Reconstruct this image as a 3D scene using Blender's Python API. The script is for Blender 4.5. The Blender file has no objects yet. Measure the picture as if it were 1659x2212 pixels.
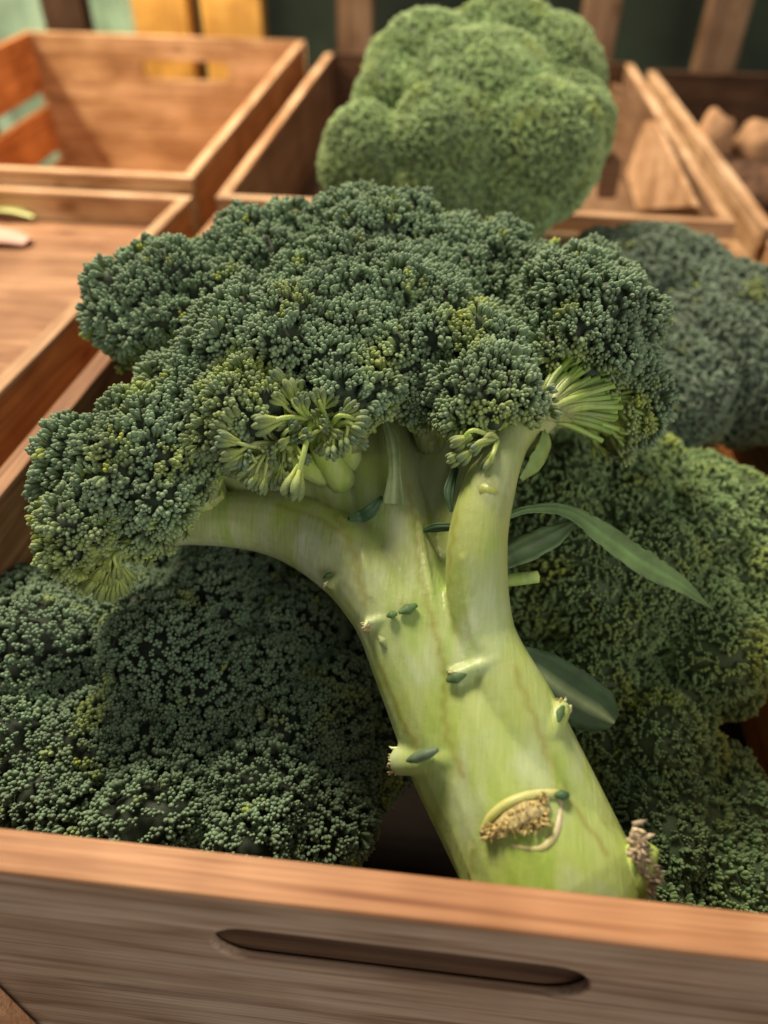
import bpy, math, random
import numpy as np
from mathutils import Vector, Matrix, noise
from mathutils.bvhtree import BVHTree

rng = np.random.default_rng(7)
random.seed(7)
S = bpy.context.scene
COL = S.collection

# ------------------------------------------------------------------ camera
F_PX, CX, CY = 1600.0, 829.5, 1106.0           # photo measured on a 1659 x 2212 grid
def _n(v): return v / np.linalg.norm(v)
EY = _n(np.array([215., -1324., 1600.]))        # crate depth axis seen by the camera
EX = np.array([21230., 1766., -1600.]); EX = _n(EX - EY * EX.dot(EY))
EZ = np.cross(EX, EY)
A = np.array([EX, EY, EZ])                      # camera vector (right, down, forward) -> world
CAM = np.array([0., 0., 0.15])
def P(x, y, d):
    """the point of the place that lies d metres deep at photo position x, y"""
    return CAM + A @ (np.array([(x - CX) / F_PX, (y - CY) / F_PX, 1.0]) * d)

cam = bpy.data.cameras.new('camera'); camo = bpy.data.objects.new('camera', cam); COL.objects.link(camo)
cam.sensor_fit = 'VERTICAL'; cam.sensor_height = 36; cam.sensor_width = 27
cam.lens = 36 * F_PX / 2212.0
cam.clip_start = 0.01; cam.clip_end = 60
R = Matrix(((A[0][0], -A[0][1], -A[0][2]), (A[1][0], -A[1][1], -A[1][2]), (A[2][0], -A[2][1], -A[2][2])))
camo.matrix_world = Matrix.Translation(CAM) @ R.to_4x4()
cam.dof.use_dof = True; cam.dof.focus_distance = 0.195; cam.dof.aperture_fstop = 6.8
S.camera = camo

# ------------------------------------------------------------------ light
w = bpy.data.worlds.new("World"); S.world = w; w.use_nodes = True
bg = w.node_tree.nodes['Background']; bg.inputs[0].default_value = (1.0, 0.93, 0.85, 1); bg.inputs[1].default_value = 0.20
def lamp(name, kind, loc, target, power, color, size, spread=None):
    l = bpy.data.lights.new(name, kind); l.energy = power; l.color = color
    if kind == 'AREA': l.shape = 'DISK'; l.size = size
    else: l.shadow_soft_size = size
    if spread and kind == 'AREA': l.spread = math.radians(spread)
    if spread and kind == 'SPOT': l.spot_size = math.radians(spread); l.spot_blend = 0.6
    o = bpy.data.objects.new(name, l); COL.objects.link(o); o.location = loc
    o.rotation_euler = (Vector(target) - Vector(loc)).to_track_quat('-Z', 'Y').to_euler()
    return o
lamp('ceiling_lamp', 'AREA', (-0.48, 0.80, 1.08), (0.0, 0.4, 0.0), 32.0, (1.0, 0.83, 0.63), 0.40)
lamp('shelf_lamp', 'SPOT', (-0.78, 0.30, 0.72), (-0.27, 0.84, -0.02), 42.0, (1.0, 0.80, 0.55), 0.02, 50)
lamp('front_fill', 'AREA', (0.72, -0.78, 0.34), (0.0, 0.06, -0.03), 6.0, (1.0, 0.93, 0.85), 0.9)  # added fill for the front face and right-facing sides, no window there

vs = S.view_settings
vs.view_transform = 'Standard'; vs.look = 'None'; vs.exposure = 0.0; vs.gamma = 1.0; vs.use_curve_mapping = False
S.render.film_transparent = False
try:
    S.cycles.max_bounces = 6; S.cycles.diffuse_bounces = 3; S.cycles.glossy_bounces = 2; S.cycles.transmission_bounces = 2
except Exception: pass

# ------------------------------------------------------------------ helpers
def tag(o, label=None, cat=None, group=None, kind=None):
    for k, v in (('label', label), ('category', cat), ('group', group), ('kind', kind)):
        if v: o[k] = v
    return o
def empty(name, loc=(0, 0, 0), rot=(0, 0, 0)):
    o = bpy.data.objects.new(name, None); COL.objects.link(o); o.empty_display_size = .02
    o.location = loc; o.rotation_euler = rot
    return o
class MB:
    """collects numpy geometry and links it as one mesh object"""
    def __init__(s): s.v = []; s.q = []; s.t = []; s.c = []; s.n = 0
    def add(s, v, q=None, t=None, c=(1, 1, 1)):
        v = np.asarray(v, float).reshape(-1, 3)
        if q is not None and len(q): s.q.append(np.asarray(q, int) + s.n)
        if t is not None and len(t): s.t.append(np.asarray(t, int) + s.n)
        c = np.asarray(c, float)
        if c.ndim == 1: c = np.tile(c, (len(v), 1))
        s.c.append(c); s.v.append(v); s.n += len(v)
    def mesh(s, name, origin=(0, 0, 0), smooth=True):
        v = np.concatenate(s.v) - np.asarray(origin); c = np.concatenate(s.c)
        q = np.concatenate(s.q) if s.q else np.zeros((0, 4), int)
        t = np.concatenate(s.t) if s.t else np.zeros((0, 3), int)
        m = bpy.data.meshes.new(name)
        m.vertices.add(len(v)); m.vertices.foreach_set('co', v.astype(np.float32).ravel())
        lp = np.concatenate([q.ravel(), t.ravel()]).astype(np.int32)
        m.loops.add(len(lp)); m.loops.foreach_set('vertex_index', lp)
        tot = np.concatenate([np.full(len(q), 4), np.full(len(t), 3)]).astype(np.int32)
        m.polygons.add(len(tot))
        m.polygons.foreach_set('loop_start', np.concatenate([[0], np.cumsum(tot)[:-1]]).astype(np.int32))
        m.polygons.foreach_set('loop_total', tot)
        m.polygons.foreach_set('use_smooth', np.full(len(tot), smooth))
        m.update(calc_edges=True); m.validate()
        ca = m.color_attributes.new('pigment', 'FLOAT_COLOR', 'POINT')
        ca.data.foreach_set('color', np.concatenate([c, np.ones((len(c), 1))], 1).astype(np.float32).ravel())
        return m
    def build(s, name, mat, parent=None, origin=(0, 0, 0), smooth=True):
        m = s.mesh(name, origin, smooth); m.materials.append(mat)
        o = bpy.data.objects.new(name, m); COL.objects.link(o)
        if parent is not None: o.parent = parent
        return o
def frames(n):
    """orthonormal frames whose third axis is n (M,3) -> (M,3,3) columns"""
    n = n / np.linalg.norm(n, axis=1, keepdims=True)
    a = np.where(np.abs(n[:, 2:3]) < 0.9, np.array([[0, 0, 1.]]), np.array([[1., 0, 0]]))
    x = np.cross(a, n); x /= np.linalg.norm(x, axis=1, keepdims=True)
    y = np.cross(n, x)
    return np.stack([x, y, n], 2)
def scatter(mb, tv, tq, tt, org, fr, sc, col):
    """copies the template to every frame; col (M,nt,3)"""
    M, nt = len(org), len(tv)
    v = np.einsum('mij,mkj->mki', fr, tv[None] * sc[:, None, :]) + org[:, None, :]
    off = (np.arange(M) * nt)[:, None, None]
    mb.add(v.reshape(-1, 3), (tq[None] + off).reshape(-1, 4), (tt[None] + off).reshape(-1, 3), col.reshape(-1, 3))
def bud_template(seg, ts, rs):
    v = []; q = []; t = []
    for tz, r in zip(ts, rs):
        for k in range(seg):
            a = 2 * math.pi * k / seg; v.append((r * math.cos(a), r * math.sin(a), tz))
    for i in range(len(ts) - 1):
        for k in range(seg):
            q.append((i * seg + k, i * seg + (k + 1) % seg, (i + 1) * seg + (k + 1) % seg, (i + 1) * seg + k))
    top = len(v); v.append((0, 0, 1.0)); L = (len(ts) - 1) * seg
    for k in range(seg): t.append((L + k, L + (k + 1) % seg, top))
    return np.array(v), np.array(q), np.array(t)
BUD_HI = bud_template(7, [-.9, -.25, .12, .45, .75, .93], [.14, .27, .45, .50, .40, .20])
BUD_MID = bud_template(6, [-.5, .1, .5, .84], [.2, .44, .50, .32])
BUD_LO = bud_template(5, [-.4, .25, .75], [.25, .5, .33])
def tube(mb, pts, rad, seg=8, c=(1, 1, 1), cap=True, sub=1, c2=None, flat=1.0):
    pts = np.asarray(pts, float); rad = np.asarray(rad, float)
    if sub > 1:                                         # Catmull-Rom
        p = np.vstack([2 * pts[0] - pts[1], pts, 2 * pts[-1] - pts[-2]]); o = []; ro = []
        for i in range(1, len(p) - 2):
            for k in range(sub):
                u = k / sub
                o.append(.5 * ((2 * p[i]) + (-p[i-1] + p[i+1]) * u + (2*p[i-1] - 5*p[i] + 4*p[i+1] - p[i+2]) * u*u + (-p[i-1] + 3*p[i] - 3*p[i+1] + p[i+2]) * u**3))
                ro.append(rad[i-1] * (1-u) + rad[i] * u)
        o.append(pts[-1]); ro.append(rad[-1]); pts = np.array(o); rad = np.array(ro)
    n = len(pts); T = np.gradient(pts, axis=0); T /= np.linalg.norm(T, axis=1, keepdims=True) + 1e-12
    x = np.cross(T[0], [0.31, 0.2, 0.93]); x /= np.linalg.norm(x)
    V = []; a = np.arange(seg) * 2 * math.pi / seg
    for i in range(n):
        x = x - T[i] * x.dot(T[i]); x /= np.linalg.norm(x); y = np.cross(T[i], x)
        V.append(pts[i] + rad[i] * (np.cos(a)[:, None] * x + flat * np.sin(a)[:, None] * y))
    V = np.vstack(V); k = np.arange(seg); q = []
    for i in range(n - 1):
        q.append(np.stack([i*seg + k, i*seg + (k+1) % seg, (i+1)*seg + (k+1) % seg, (i+1)*seg + k], 1))
    c = np.asarray(c, float)
    cc = np.tile(c, (n * seg, 1))
    if c2 is not None:
        u = np.repeat(np.linspace(0, 1, n), seg)[:, None]; cc = c * (1 - u) + np.asarray(c2) * u
    t = None
    if cap:
        V = np.vstack([V, pts[0] - T[0] * rad[0] * .3, pts[-1] + T[-1] * rad[-1] * .3])
        t = np.vstack([np.stack([(k+1) % seg, k, np.full(seg, n*seg)], 1),
                       np.stack([(n-1)*seg + k, (n-1)*seg + (k+1) % seg, np.full(seg, n*seg + 1)], 1)])
        cc = np.vstack([cc, cc[0], cc[-1]])
    mb.add(V, np.vstack(q), t, cc)

# ------------------------------------------------------------------ materials
def nodes(name):
    m = bpy.data.materials.new(name); m.use_nodes = True
    nt = m.node_tree; b = nt.nodes['Principled BSDF']
    return m, nt, b
def N(nt, typ, **kw):
    n = nt.nodes.new(typ)
    for k, v in kw.items():
        if k in n.inputs: n.inputs[k].default_value = v
        else: setattr(n, k, v)
    return n
def ramp(nt, stops):
    r = nt.nodes.new('ShaderNodeValToRGB'); e = r.color_ramp.elements
    while len(e) < len(stops): e.new(0.5)
    for i, (p, c) in enumerate(stops): e[i].position = p; e[i].color = (*c, 1)
    return r
def mix(nt, a, b, f, mode='MIX'):
    m = nt.nodes.new('ShaderNodeMix'); m.data_type = 'RGBA'; m.blend_type = mode
    L = nt.links
    for s, v in ((m.inputs[6], a), (m.inputs[7], b), (m.inputs[0], f)):
        if isinstance(v, bpy.types.NodeSocket): L.new(v, s)
        elif isinstance(v, (int, float)): s.default_value = v
        else: s.default_value = (*v, 1)
    return m.outputs[2]
def wood(name, dark, light, rough=.6, grain=1.0, seed=0.0, stain=(.5, .4, .3)):
    """planed board; the grain runs along the board's local X"""
    m, nt, b = nodes(name); L = nt.links
    tc = N(nt, 'ShaderNodeTexCoord'); oi = N(nt, 'ShaderNodeObjectInfo')
    off = N(nt, 'ShaderNodeVectorMath', operation='SCALE'); off.inputs[0].default_value = (7.1, 3.3, 5.7)
    L.new(oi.outputs['Random'], off.inputs['Scale'])
    ad = N(nt, 'ShaderNodeVectorMath', operation='ADD'); L.new(tc.outputs['Object'], ad.inputs[0]); L.new(off.outputs[0], ad.inputs[1])
    mp = N(nt, 'ShaderNodeMapping'); mp.inputs['Scale'].default_value = (6, 70, 70); L.new(ad.outputs[0], mp.inputs[0])
    n1 = N(nt, 'ShaderNodeTexNoise', Scale=1.2, Detail=6.0, Distortion=.9); L.new(mp.outputs[0], n1.inputs[0])
    mp2 = N(nt, 'ShaderNodeMapping'); mp2.inputs['Scale'].default_value = (12, 620, 620); L.new(ad.outputs[0], mp2.inputs[0])
    n2 = N(nt, 'ShaderNodeTexNoise', Scale=1.6, Detail=4.0); L.new(mp2.outputs[0], n2.inputs[0])
    n3 = N(nt, 'ShaderNodeTexNoise', Scale=22.0, Detail=3.0); L.new(ad.outputs[0], n3.inputs[0])
    r1 = ramp(nt, [(.30, dark), (.52, tuple(.5*(a+c) for a, c in zip(dark, light))), (.66, light)]); L.new(n1.outputs[0], r1.inputs[0])
    r2 = ramp(nt, [(.33, (.62, .55, .5)), (.56, (1, 1, 1))]); L.new(n2.outputs[0], r2.inputs[0])
    c = mix(nt, r1.outputs[0], r2.outputs[0], .75 * grain, 'MULTIPLY')
    r3 = ramp(nt, [(.38, stain), (.6, (1, 1, 1))]); L.new(n3.outputs[0], r3.inputs[0])
    c = mix(nt, c, r3.outputs[0], .6, 'MULTIPLY')
    mg = N(nt, 'ShaderNodeMapping'); mg.inputs['Scale'].default_value = (1.6, 26, 26); L.new(ad.outputs[0], mg.inputs[0])
    ng = N(nt, 'ShaderNodeTexNoise', Scale=1.4, Detail=3.0, Distortion=.3); L.new(mg.outputs[0], ng.inputs[0])
    mm = N(nt, 'ShaderNodeMath', operation='PINGPONG'); mm.inputs[1].default_value = .045; L.new(ng.outputs[0], mm.inputs[0])
    rg = ramp(nt, [(.0, (.50, .38, .30)), (.006, (.72, .62, .55)), (.018, (1, 1, 1))]); L.new(mm.outputs[0], rg.inputs[0])
    c = mix(nt, c, rg.outputs[0], .65 * grain, 'MULTIPLY')
    mk = N(nt, 'ShaderNodeMapping'); mk.inputs['Scale'].default_value = (14, 34, 34); L.new(ad.outputs[0], mk.inputs[0])
    vo = N(nt, 'ShaderNodeTexVoronoi', Scale=1.0); L.new(mk.outputs[0], vo.inputs['Vector'])
    rk = ramp(nt, [(.03, (.40, .26, .18)), (.085, (.62, .5, .42)), (.13, (1, 1, 1))]); L.new(vo.outputs['Distance'], rk.inputs[0])
    c = mix(nt, c, rk.outputs[0], .8, 'MULTIPLY')
    L.new(c, b.inputs['Base Color']); b.inputs['Roughness'].default_value = rough
    b.inputs['Specular IOR Level'].default_value = .3
    bp = N(nt, 'ShaderNodeBump', Strength=.35, Distance=.0006); L.new(n2.outputs[0], bp.inputs['Height']); L.new(bp.outputs[0], b.inputs['Normal'])
    return m
W_TOP = wood('planed_orange_wood', (.52, .26, .13), (.70, .41, .225))
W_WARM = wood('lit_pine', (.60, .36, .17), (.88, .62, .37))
W_PALE = wood('pale_rim_wood', (.64, .40, .22), (.84, .60, .38))
W_ORANGE = wood('stained_orange_wood', (.66, .27, .085), (.86, .40, .14))
W_GREY = wood('grey_brown_wood', (.36, .25, .175), (.54, .41, .30), rough=.75, stain=(.7, .62, .55))  # greyer, rougher brown for the faces of the front boards
W_FLOOR = wood('crate_floor_wood', (.34, .17, .08), (.52, .30, .16))
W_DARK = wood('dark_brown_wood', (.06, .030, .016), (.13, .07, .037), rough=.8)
W_BLACK = wood('shade_black_wood', (.010, .008, .006), (.022, .016, .012), rough=.9)  # near-black colour stands for the deep shade between the heads
W_YEL = wood('yellow_board', (.88, .48, .10), (.95, .58, .15), grain=.3)

def bud_material():
    m, nt, b = nodes('broccoli_buds'); L = nt.links
    at = N(nt, 'ShaderNodeAttribute', attribute_name='pigment')
    tc = N(nt, 'ShaderNodeTexCoord')
    n = N(nt, 'ShaderNodeTexNoise', Scale=2600.0, Detail=2.0); L.new(tc.outputs['Object'], n.inputs[0])
    r = ramp(nt, [(.35, (.78, .78, .78)), (.65, (1.2, 1.2, 1.2))]); L.new(n.outputs[0], r.inputs[0])
    L.new(mix(nt, at.outputs['Color'], r.outputs[0], .8, 'MULTIPLY'), b.inputs['Base Color'])
    b.inputs['Roughness'].default_value = .62; b.inputs['Specular IOR Level'].default_value = .35
    b.inputs['Sheen Weight'].default_value = .25; b.inputs['Sheen Roughness'].default_value = .4
    b.inputs['Sheen Tint'].default_value = (.75, .9, .78, 1)
    bp = N(nt, 'ShaderNodeBump', Strength=.5, Distance=.0002); L.new(n.outputs[0], bp.inputs['Height']); L.new(bp.outputs[0], b.inputs['Normal'])
    return m
M_BUD = bud_material()
def stalk_material():
    m, nt, b = nodes('broccoli_stalk'); L = nt.links
    tc = N(nt, 'ShaderNodeTexCoord')
    mp = N(nt, 'ShaderNodeMapping'); mp.inputs['Scale'].default_value = (1.4, .5, .5)
    mp.inputs['Rotation'].default_value = (0, math.radians(20), math.radians(65)); L.new(tc.outputs['Object'], mp.inputs[0])
    n1 = N(nt, 'ShaderNodeTexNoise', Scale=75.0, Detail=3.0, Distortion=.6); L.new(mp.outputs[0], n1.inputs[0])
    mp2 = N(nt, 'ShaderNodeMapping'); mp2.inputs['Scale'].default_value = (3.0, .4, .4)
    mp2.inputs['Rotation'].default_value = (0, math.radians(20), math.radians(65)); L.new(tc.outputs['Object'], mp2.inputs[0])
    n2 = N(nt, 'ShaderNodeTexNoise', Scale=420.0, Detail=3.0); L.new(mp2.outputs[0], n2.inputs[0])
    n3 = N(nt, 'ShaderNodeTexNoise', Scale=120.0, Detail=5.0, Roughness=.7); L.new(tc.outputs['Object'], n3.inputs[0])
    at = N(nt, 'ShaderNodeAttribute', attribute_name='pigment')
    r1 = ramp(nt, [(.30, (.80, .92, .55)), (.46, (.98, 1.0, .9)), (.56, (1.02, 1.02, 1.15)), (.72, (1.12, 1.12, 1.35))]); L.new(n1.outputs[0], r1.inputs[0])
    c = mix(nt, at.outputs['Color'], r1.outputs[0], 1.0, 'MULTIPLY')
    r2 = ramp(nt, [(.38, (.82, .88, .72)), (.62, (1, 1, 1))]); L.new(n2.outputs[0], r2.inputs[0])
    c = mix(nt, c, r2.outputs[0], .45, 'MULTIPLY')
    r3 = ramp(nt, [(.28, (.62, .52, .30)), (.42, (1, 1, 1))]); L.new(n3.outputs[0], r3.inputs[0])
    c = mix(nt, c, r3.outputs[0], .35, 'MULTIPLY')
    L.new(c, b.inputs['Base Color'])
    b.inputs['Roughness'].default_value = .42; b.inputs['Specular IOR Level'].default_value = .45
    b.inputs['Subsurface Weight'].default_value = .45; b.inputs['Subsurface Radius'].default_value = (.6, 1.0, .25); b.inputs['Subsurface Scale'].default_value = .003
    bp = N(nt, 'ShaderNodeBump', Strength=.3, Distance=.0006); L.new(n2.outputs[0], bp.inputs['Height']); 
    bp2 = N(nt, 'ShaderNodeBump', Strength=.3, Distance=.001); L.new(n3.outputs[0], bp2.inputs['Height']); L.new(bp.outputs[0], bp2.inputs['Normal'])
    L.new(bp2.outputs[0], b.inputs['Normal'])
    return m
M_STALK = stalk_material()
def plain(name, col, rough=.7, var=.25, scale=40.0, bump=0.0, emit=None, use_attr=False):
    m, nt, b = nodes(name); L = nt.links
    tc = N(nt, 'ShaderNodeTexCoord'); n = N(nt, 'ShaderNodeTexNoise', Scale=scale, Detail=5.0); L.new(tc.outputs['Object'], n.inputs[0])
    r = ramp(nt, [(.3, (1 - var,) * 3), (.7, (1 + var,) * 3)]); L.new(n.outputs[0], r.inputs[0])
    src = col
    if use_attr: src = N(nt, 'ShaderNodeAttribute', attribute_name='pigment').outputs['Color']
    L.new(mix(nt, src, r.outputs[0], 1.0, 'MULTIPLY'), b.inputs['Base Color'])
    b.inputs['Roughness'].default_value = rough
    if bump:
        bp = N(nt, 'ShaderNodeBump', Strength=.6, Distance=bump); L.new(n.outputs[0], bp.inputs['Height']); L.new(bp.outputs[0], b.inputs['Normal'])
    return m
M_LEAF = plain('broccoli_leaf', (.06, .13, .05), rough=.62, var=.25, scale=180.0, use_attr=True, bump=.0004)
M_SCAR = plain('frayed_brown_fibre', (.45, .32, .15), rough=.9, var=.5, scale=900.0, bump=.0005, use_attr=True)

# ------------------------------------------------------------------ the setting and crates
TABLE_Z = -0.165
def board(name, parent, mat, x0, x1, y0, y1, z0, z1, bevel=.0012, axis='x'):
    """a bevelled board whose own local X is its long (grain) direction"""
    import bmesh
    L = {'x': (x1 - x0, y1 - y0, z1 - z0), 'y': (y1 - y0, x1 - x0, z1 - z0), 'z': (z1 - z0, y1 - y0, x1 - x0)}[axis]
    bm = bmesh.new(); bmesh.ops.create_cube(bm, size=1)
    bmesh.ops.scale(bm, vec=L, verts=bm.verts)
    bmesh.ops.bevel(bm, geom=bm.edges[:], offset=min(bevel, min(L) * .3), segments=2, affect='EDGES', profile=.6)
    me = bpy.data.meshes.new(name); bm.to_mesh(me); bm.free(); me.materials.append(mat)
    for p in me.polygons: p.use_smooth = False
    o = bpy.data.objects.new(name, me); COL.objects.link(o)
    if parent: o.parent = parent
    o.location = ((x0 + x1) / 2, (y0 + y1) / 2, (z0 + z1) / 2)
    if axis == 'y': o.rotation_euler = (0, 0, math.pi / 2)
    if axis == 'z': o.rotation_euler = (0, -math.pi / 2, 0)
    return o
def slot_board(name, parent, mat, x0, x1, yc, th, z0, z1, sx0, sx1, sz0, sz1, bevel=.0012):
    """a board on edge with a round-ended hand hole cut through it"""
    cu = bpy.data.curves.new(name, 'CURVE'); cu.dimensions = '2D'; cu.fill_mode = 'BOTH'
    cu.extrude = th / 2 - bevel; cu.bevel_depth = bevel; cu.bevel_resolution = 1; cu.offset = -bevel
    def poly(pts):
        s = cu.splines.new('POLY'); s.points.add(len(pts) - 1); s.use_cyclic_u = True
        for i, (a, b_) in enumerate(pts): s.points[i].co = (a, b_, 0, 1)
    cx, cz = (x0 + x1) / 2, (z0 + z1) / 2
    poly([(x0 - cx, z0 - cz), (x1 - cx, z0 - cz), (x1 - cx, z1 - cz), (x0 - cx, z1 - cz)])
    r = (sz1 - sz0) / 2; zc = (sz0 + sz1) / 2; pts = []
    for k in range(13):
        a = math.pi / 2 + math.pi * k / 12; pts.append((sx0 + r + r * math.cos(a) - cx, zc + r * math.sin(a) - cz))
    for k in range(13):
        a = -math.pi / 2 + math.pi * k / 12; pts.append((sx1 - r + r * math.cos(a) - cx, zc + r * math.sin(a) - cz))
    poly(pts)
    tmp = bpy.data.objects.new('tmp', cu); COL.objects.link(tmp)
    dg = bpy.context.evaluated_depsgraph_get(); me = bpy.data.meshes.new_from_object(tmp.evaluated_get(dg))
    bpy.data.objects.remove(tmp); me.name = name; me.materials.clear(); me.materials.append(mat)
    o = bpy.data.objects.new(name, me); COL.objects.link(o)
    if parent: o.parent = parent
    o.location = (cx, yc, cz); o.rotation_euler = (math.pi / 2, 0, 0)
    return o

board('display_table', None, W_DARK, -1.0, 1.0, -.15, 1.05, TABLE_Z - .03, TABLE_Z, bevel=.003)
tag(bpy.data.objects['display_table'], 'dark brown wooden display table under the row of crates', 'table')

# --- the main crate
cr = empty('wooden_crate', (.005, .27, TABLE_Z)); cr_off = np.array([.005, .27, TABLE_Z])
tag(cr, 'orange wooden crate in front with a hand slot, filled with broccoli heads', 'crate', 'wooden crates on the display')
def rel(o, root):
    o.location = Vector(o.location) - root.location; return o
XL, XR, YF, YB = -.1475, .163, .0600, .452
fb = slot_board('front_board', cr, W_GREY, XL - .03, XR + .03, YF + .0018, .0026, -.0620, -.0022, -.0412, .0398, -.0350, -.0175, bevel=.0007); rel(fb, cr)
rel(board('slot_blocker', cr, W_DARK, XL + .01, XR - .01, YF + .0034, YF + .0078, -.056, -.0060, bevel=.0005), cr)  # added dark board, blocks lamp light behind the slot and darkens its recess
rel(board('rim_strip', cr, W_TOP, XL - .03, XR + .03, YF - .0003, YF + .0082, -.0021, .0, bevel=.0008), cr)
rel(board('front_board', cr, W_GREY, XL - .03, XR + .03, YF + .0004, YF + .0080, -.1000, -.0642, bevel=.0009), cr)
rel(board('front_board', cr, W_GREY, XL - .03, XR + .03, YF + .0004, YF + .0080, -.16, -.1025, bevel=.0009), cr)
for z0, z1 in ((-.07, .0), (-.16, -.087)):
    rel(board('side_board', cr, W_FLOOR, XL, XL + .008, YF + .009, YB - .0085, z0, z1, axis='y'), cr)
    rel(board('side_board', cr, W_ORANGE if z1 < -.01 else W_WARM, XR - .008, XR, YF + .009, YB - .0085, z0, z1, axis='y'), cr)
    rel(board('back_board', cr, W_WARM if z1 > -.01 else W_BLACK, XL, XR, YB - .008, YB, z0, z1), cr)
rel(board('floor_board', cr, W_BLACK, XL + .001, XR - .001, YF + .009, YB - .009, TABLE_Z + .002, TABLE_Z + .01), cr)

# --- generic crates
def crate(name_label, x0, x1, y0, y1, z0, z1, tilt=0, slats=1, mat=W_WARM, rim=W_PALE, side=W_ORANGE, hole=None, floor_z=None, back_top=None, floor_mat=None, front_mat=None, th=.0065, left_slats=None, back_rim=None):
    c = empty('wooden_crate', ((x0 + x1) / 2, y0, z0), (math.radians(tilt), 0, 0))
    tag(c, name_label, 'crate', 'wooden crates on the display')
    ox, oy, oz = (x0 + x1) / 2, y0, z0
    def B(n, m, a0, a1, b0, b1, c0, c1, axis='x'):
        o = board(n, c, m, a0, a1, b0, b1, c0, c1, axis=axis, bevel=.0012)
        o.location = Vector(o.location) - Vector((ox, oy, oz)); return o
    def rimmed(n, a0, a1, b0, b1, axis, m, top=z1, rim=rim):
        B(n, m, a0, a1, b0, b1, z0 + .001, top - .0032, axis)
        B('rim_strip', rim, a0 - .0004, a1 + .0004, b0 - .0004, b1 + .0004, top - .003, top, axis)
    rimmed('front_board', x0, x1, y0, y0 + th, 'x', front_mat or mat)
    if left_slats:
        for (s0, s1) in left_slats: B('side_board', side, x0, x0 + th, y0 + th + .001, y1 - th - .001, s0, s1, 'y')
    else:
        rimmed('side_board', x0, x0 + th, y0 + th + .001, y1 - th - .001, 'y', side)
    rimmed('side_board', x1 - th, x1, y0 + th + .001, y1 - th - .001, 'y', side)
    if hole:
        o = slot_board('back_board', c, mat, x0, x1, y1 - th / 2, th, z0 + .001, back_top or z1, *hole)
        o.location = Vector(o.location) - Vector((ox, oy, oz))
    else:
        rimmed('back_board', x0, x1, y1 - th, y1, 'x', mat, rim=back_rim or rim)
    fz = floor_z if floor_z is not None else z0 + .01
    B('floor_board', floor_mat or mat, x0 + th + .0005, x1 - th - .0005, y0 + th + .0005, y1 - th - .0005, fz - .008, fz)
    return c
W_SHADE = wood('brown_shade_wood', (.20, .12, .07), (.34, .22, .13))  # brown for posts; inside the crate behind, shade put into the colour
crate('empty wooden crate with bare brown floor left of the broccoli crate', -.50, -.172, .03, .482, TABLE_Z, .0, floor_z=-.018, floor_mat=W_FLOOR)
crate('empty wooden crate at back left with slatted side and oblong hand slot', -.472, -.172, .497, .90, TABLE_Z + .01, .010, tilt=3.6,
      hole=(-.350, -.255, -.030, -.012), back_top=.010, floor_z=-.146, floor_mat=W_FLOOR, left_slats=[(-.045, .010), (-.105, -.060), (-.155, -.117)])
crate('wooden crate behind the upright broccoli head, brown and shaded inside', -.150, .163, .470, .90, TABLE_Z + .01, .006, tilt=2.5, floor_z=-.07, side=W_SHADE, mat=W_DARK, floor_mat=W_SHADE, front_mat=W_WARM, back_rim=W_DARK)  # darker inner boards carry the shade in their wood colour
crate('wooden crate at back right holding potatoes and brown roots', .180, .49, .470, .90, TABLE_Z + .01, .004, tilt=2.0, floor_z=-.10, side=W_WARM, mat=W_DARK, back_rim=W_DARK, front_mat=W_WARM)  # dark boards at the back, with the shade there put into their colour
crate('wooden crate beside the broccoli crate at the right edge', .180, .49, .03, .452, TABLE_Z, .0, floor_z=-.10)

# ------------------------------------------------------------------ broccoli
GREEN_TIP = np.array([.130, .196, .112]); GREEN_BASE = np.array([.20, .31, .07]); YEL = np.array([.42, .50, .08]); PED = np.array([.42, .52, .17])
def fib(n, g):
    k = np.arange(n) + .5; ph = np.arccos(1 - 2 * k / n); th = math.pi * (1 + 5 ** .5) * k + g.uniform(0, 6.28)
    return np.stack([np.cos(th) * np.sin(ph), np.sin(th) * np.sin(ph), np.cos(ph)], 1)
def smooth(a, b, x):
    t = np.clip((x - a) / (b - a), 0, 1); return t * t * (3 - 2 * t)

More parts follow.
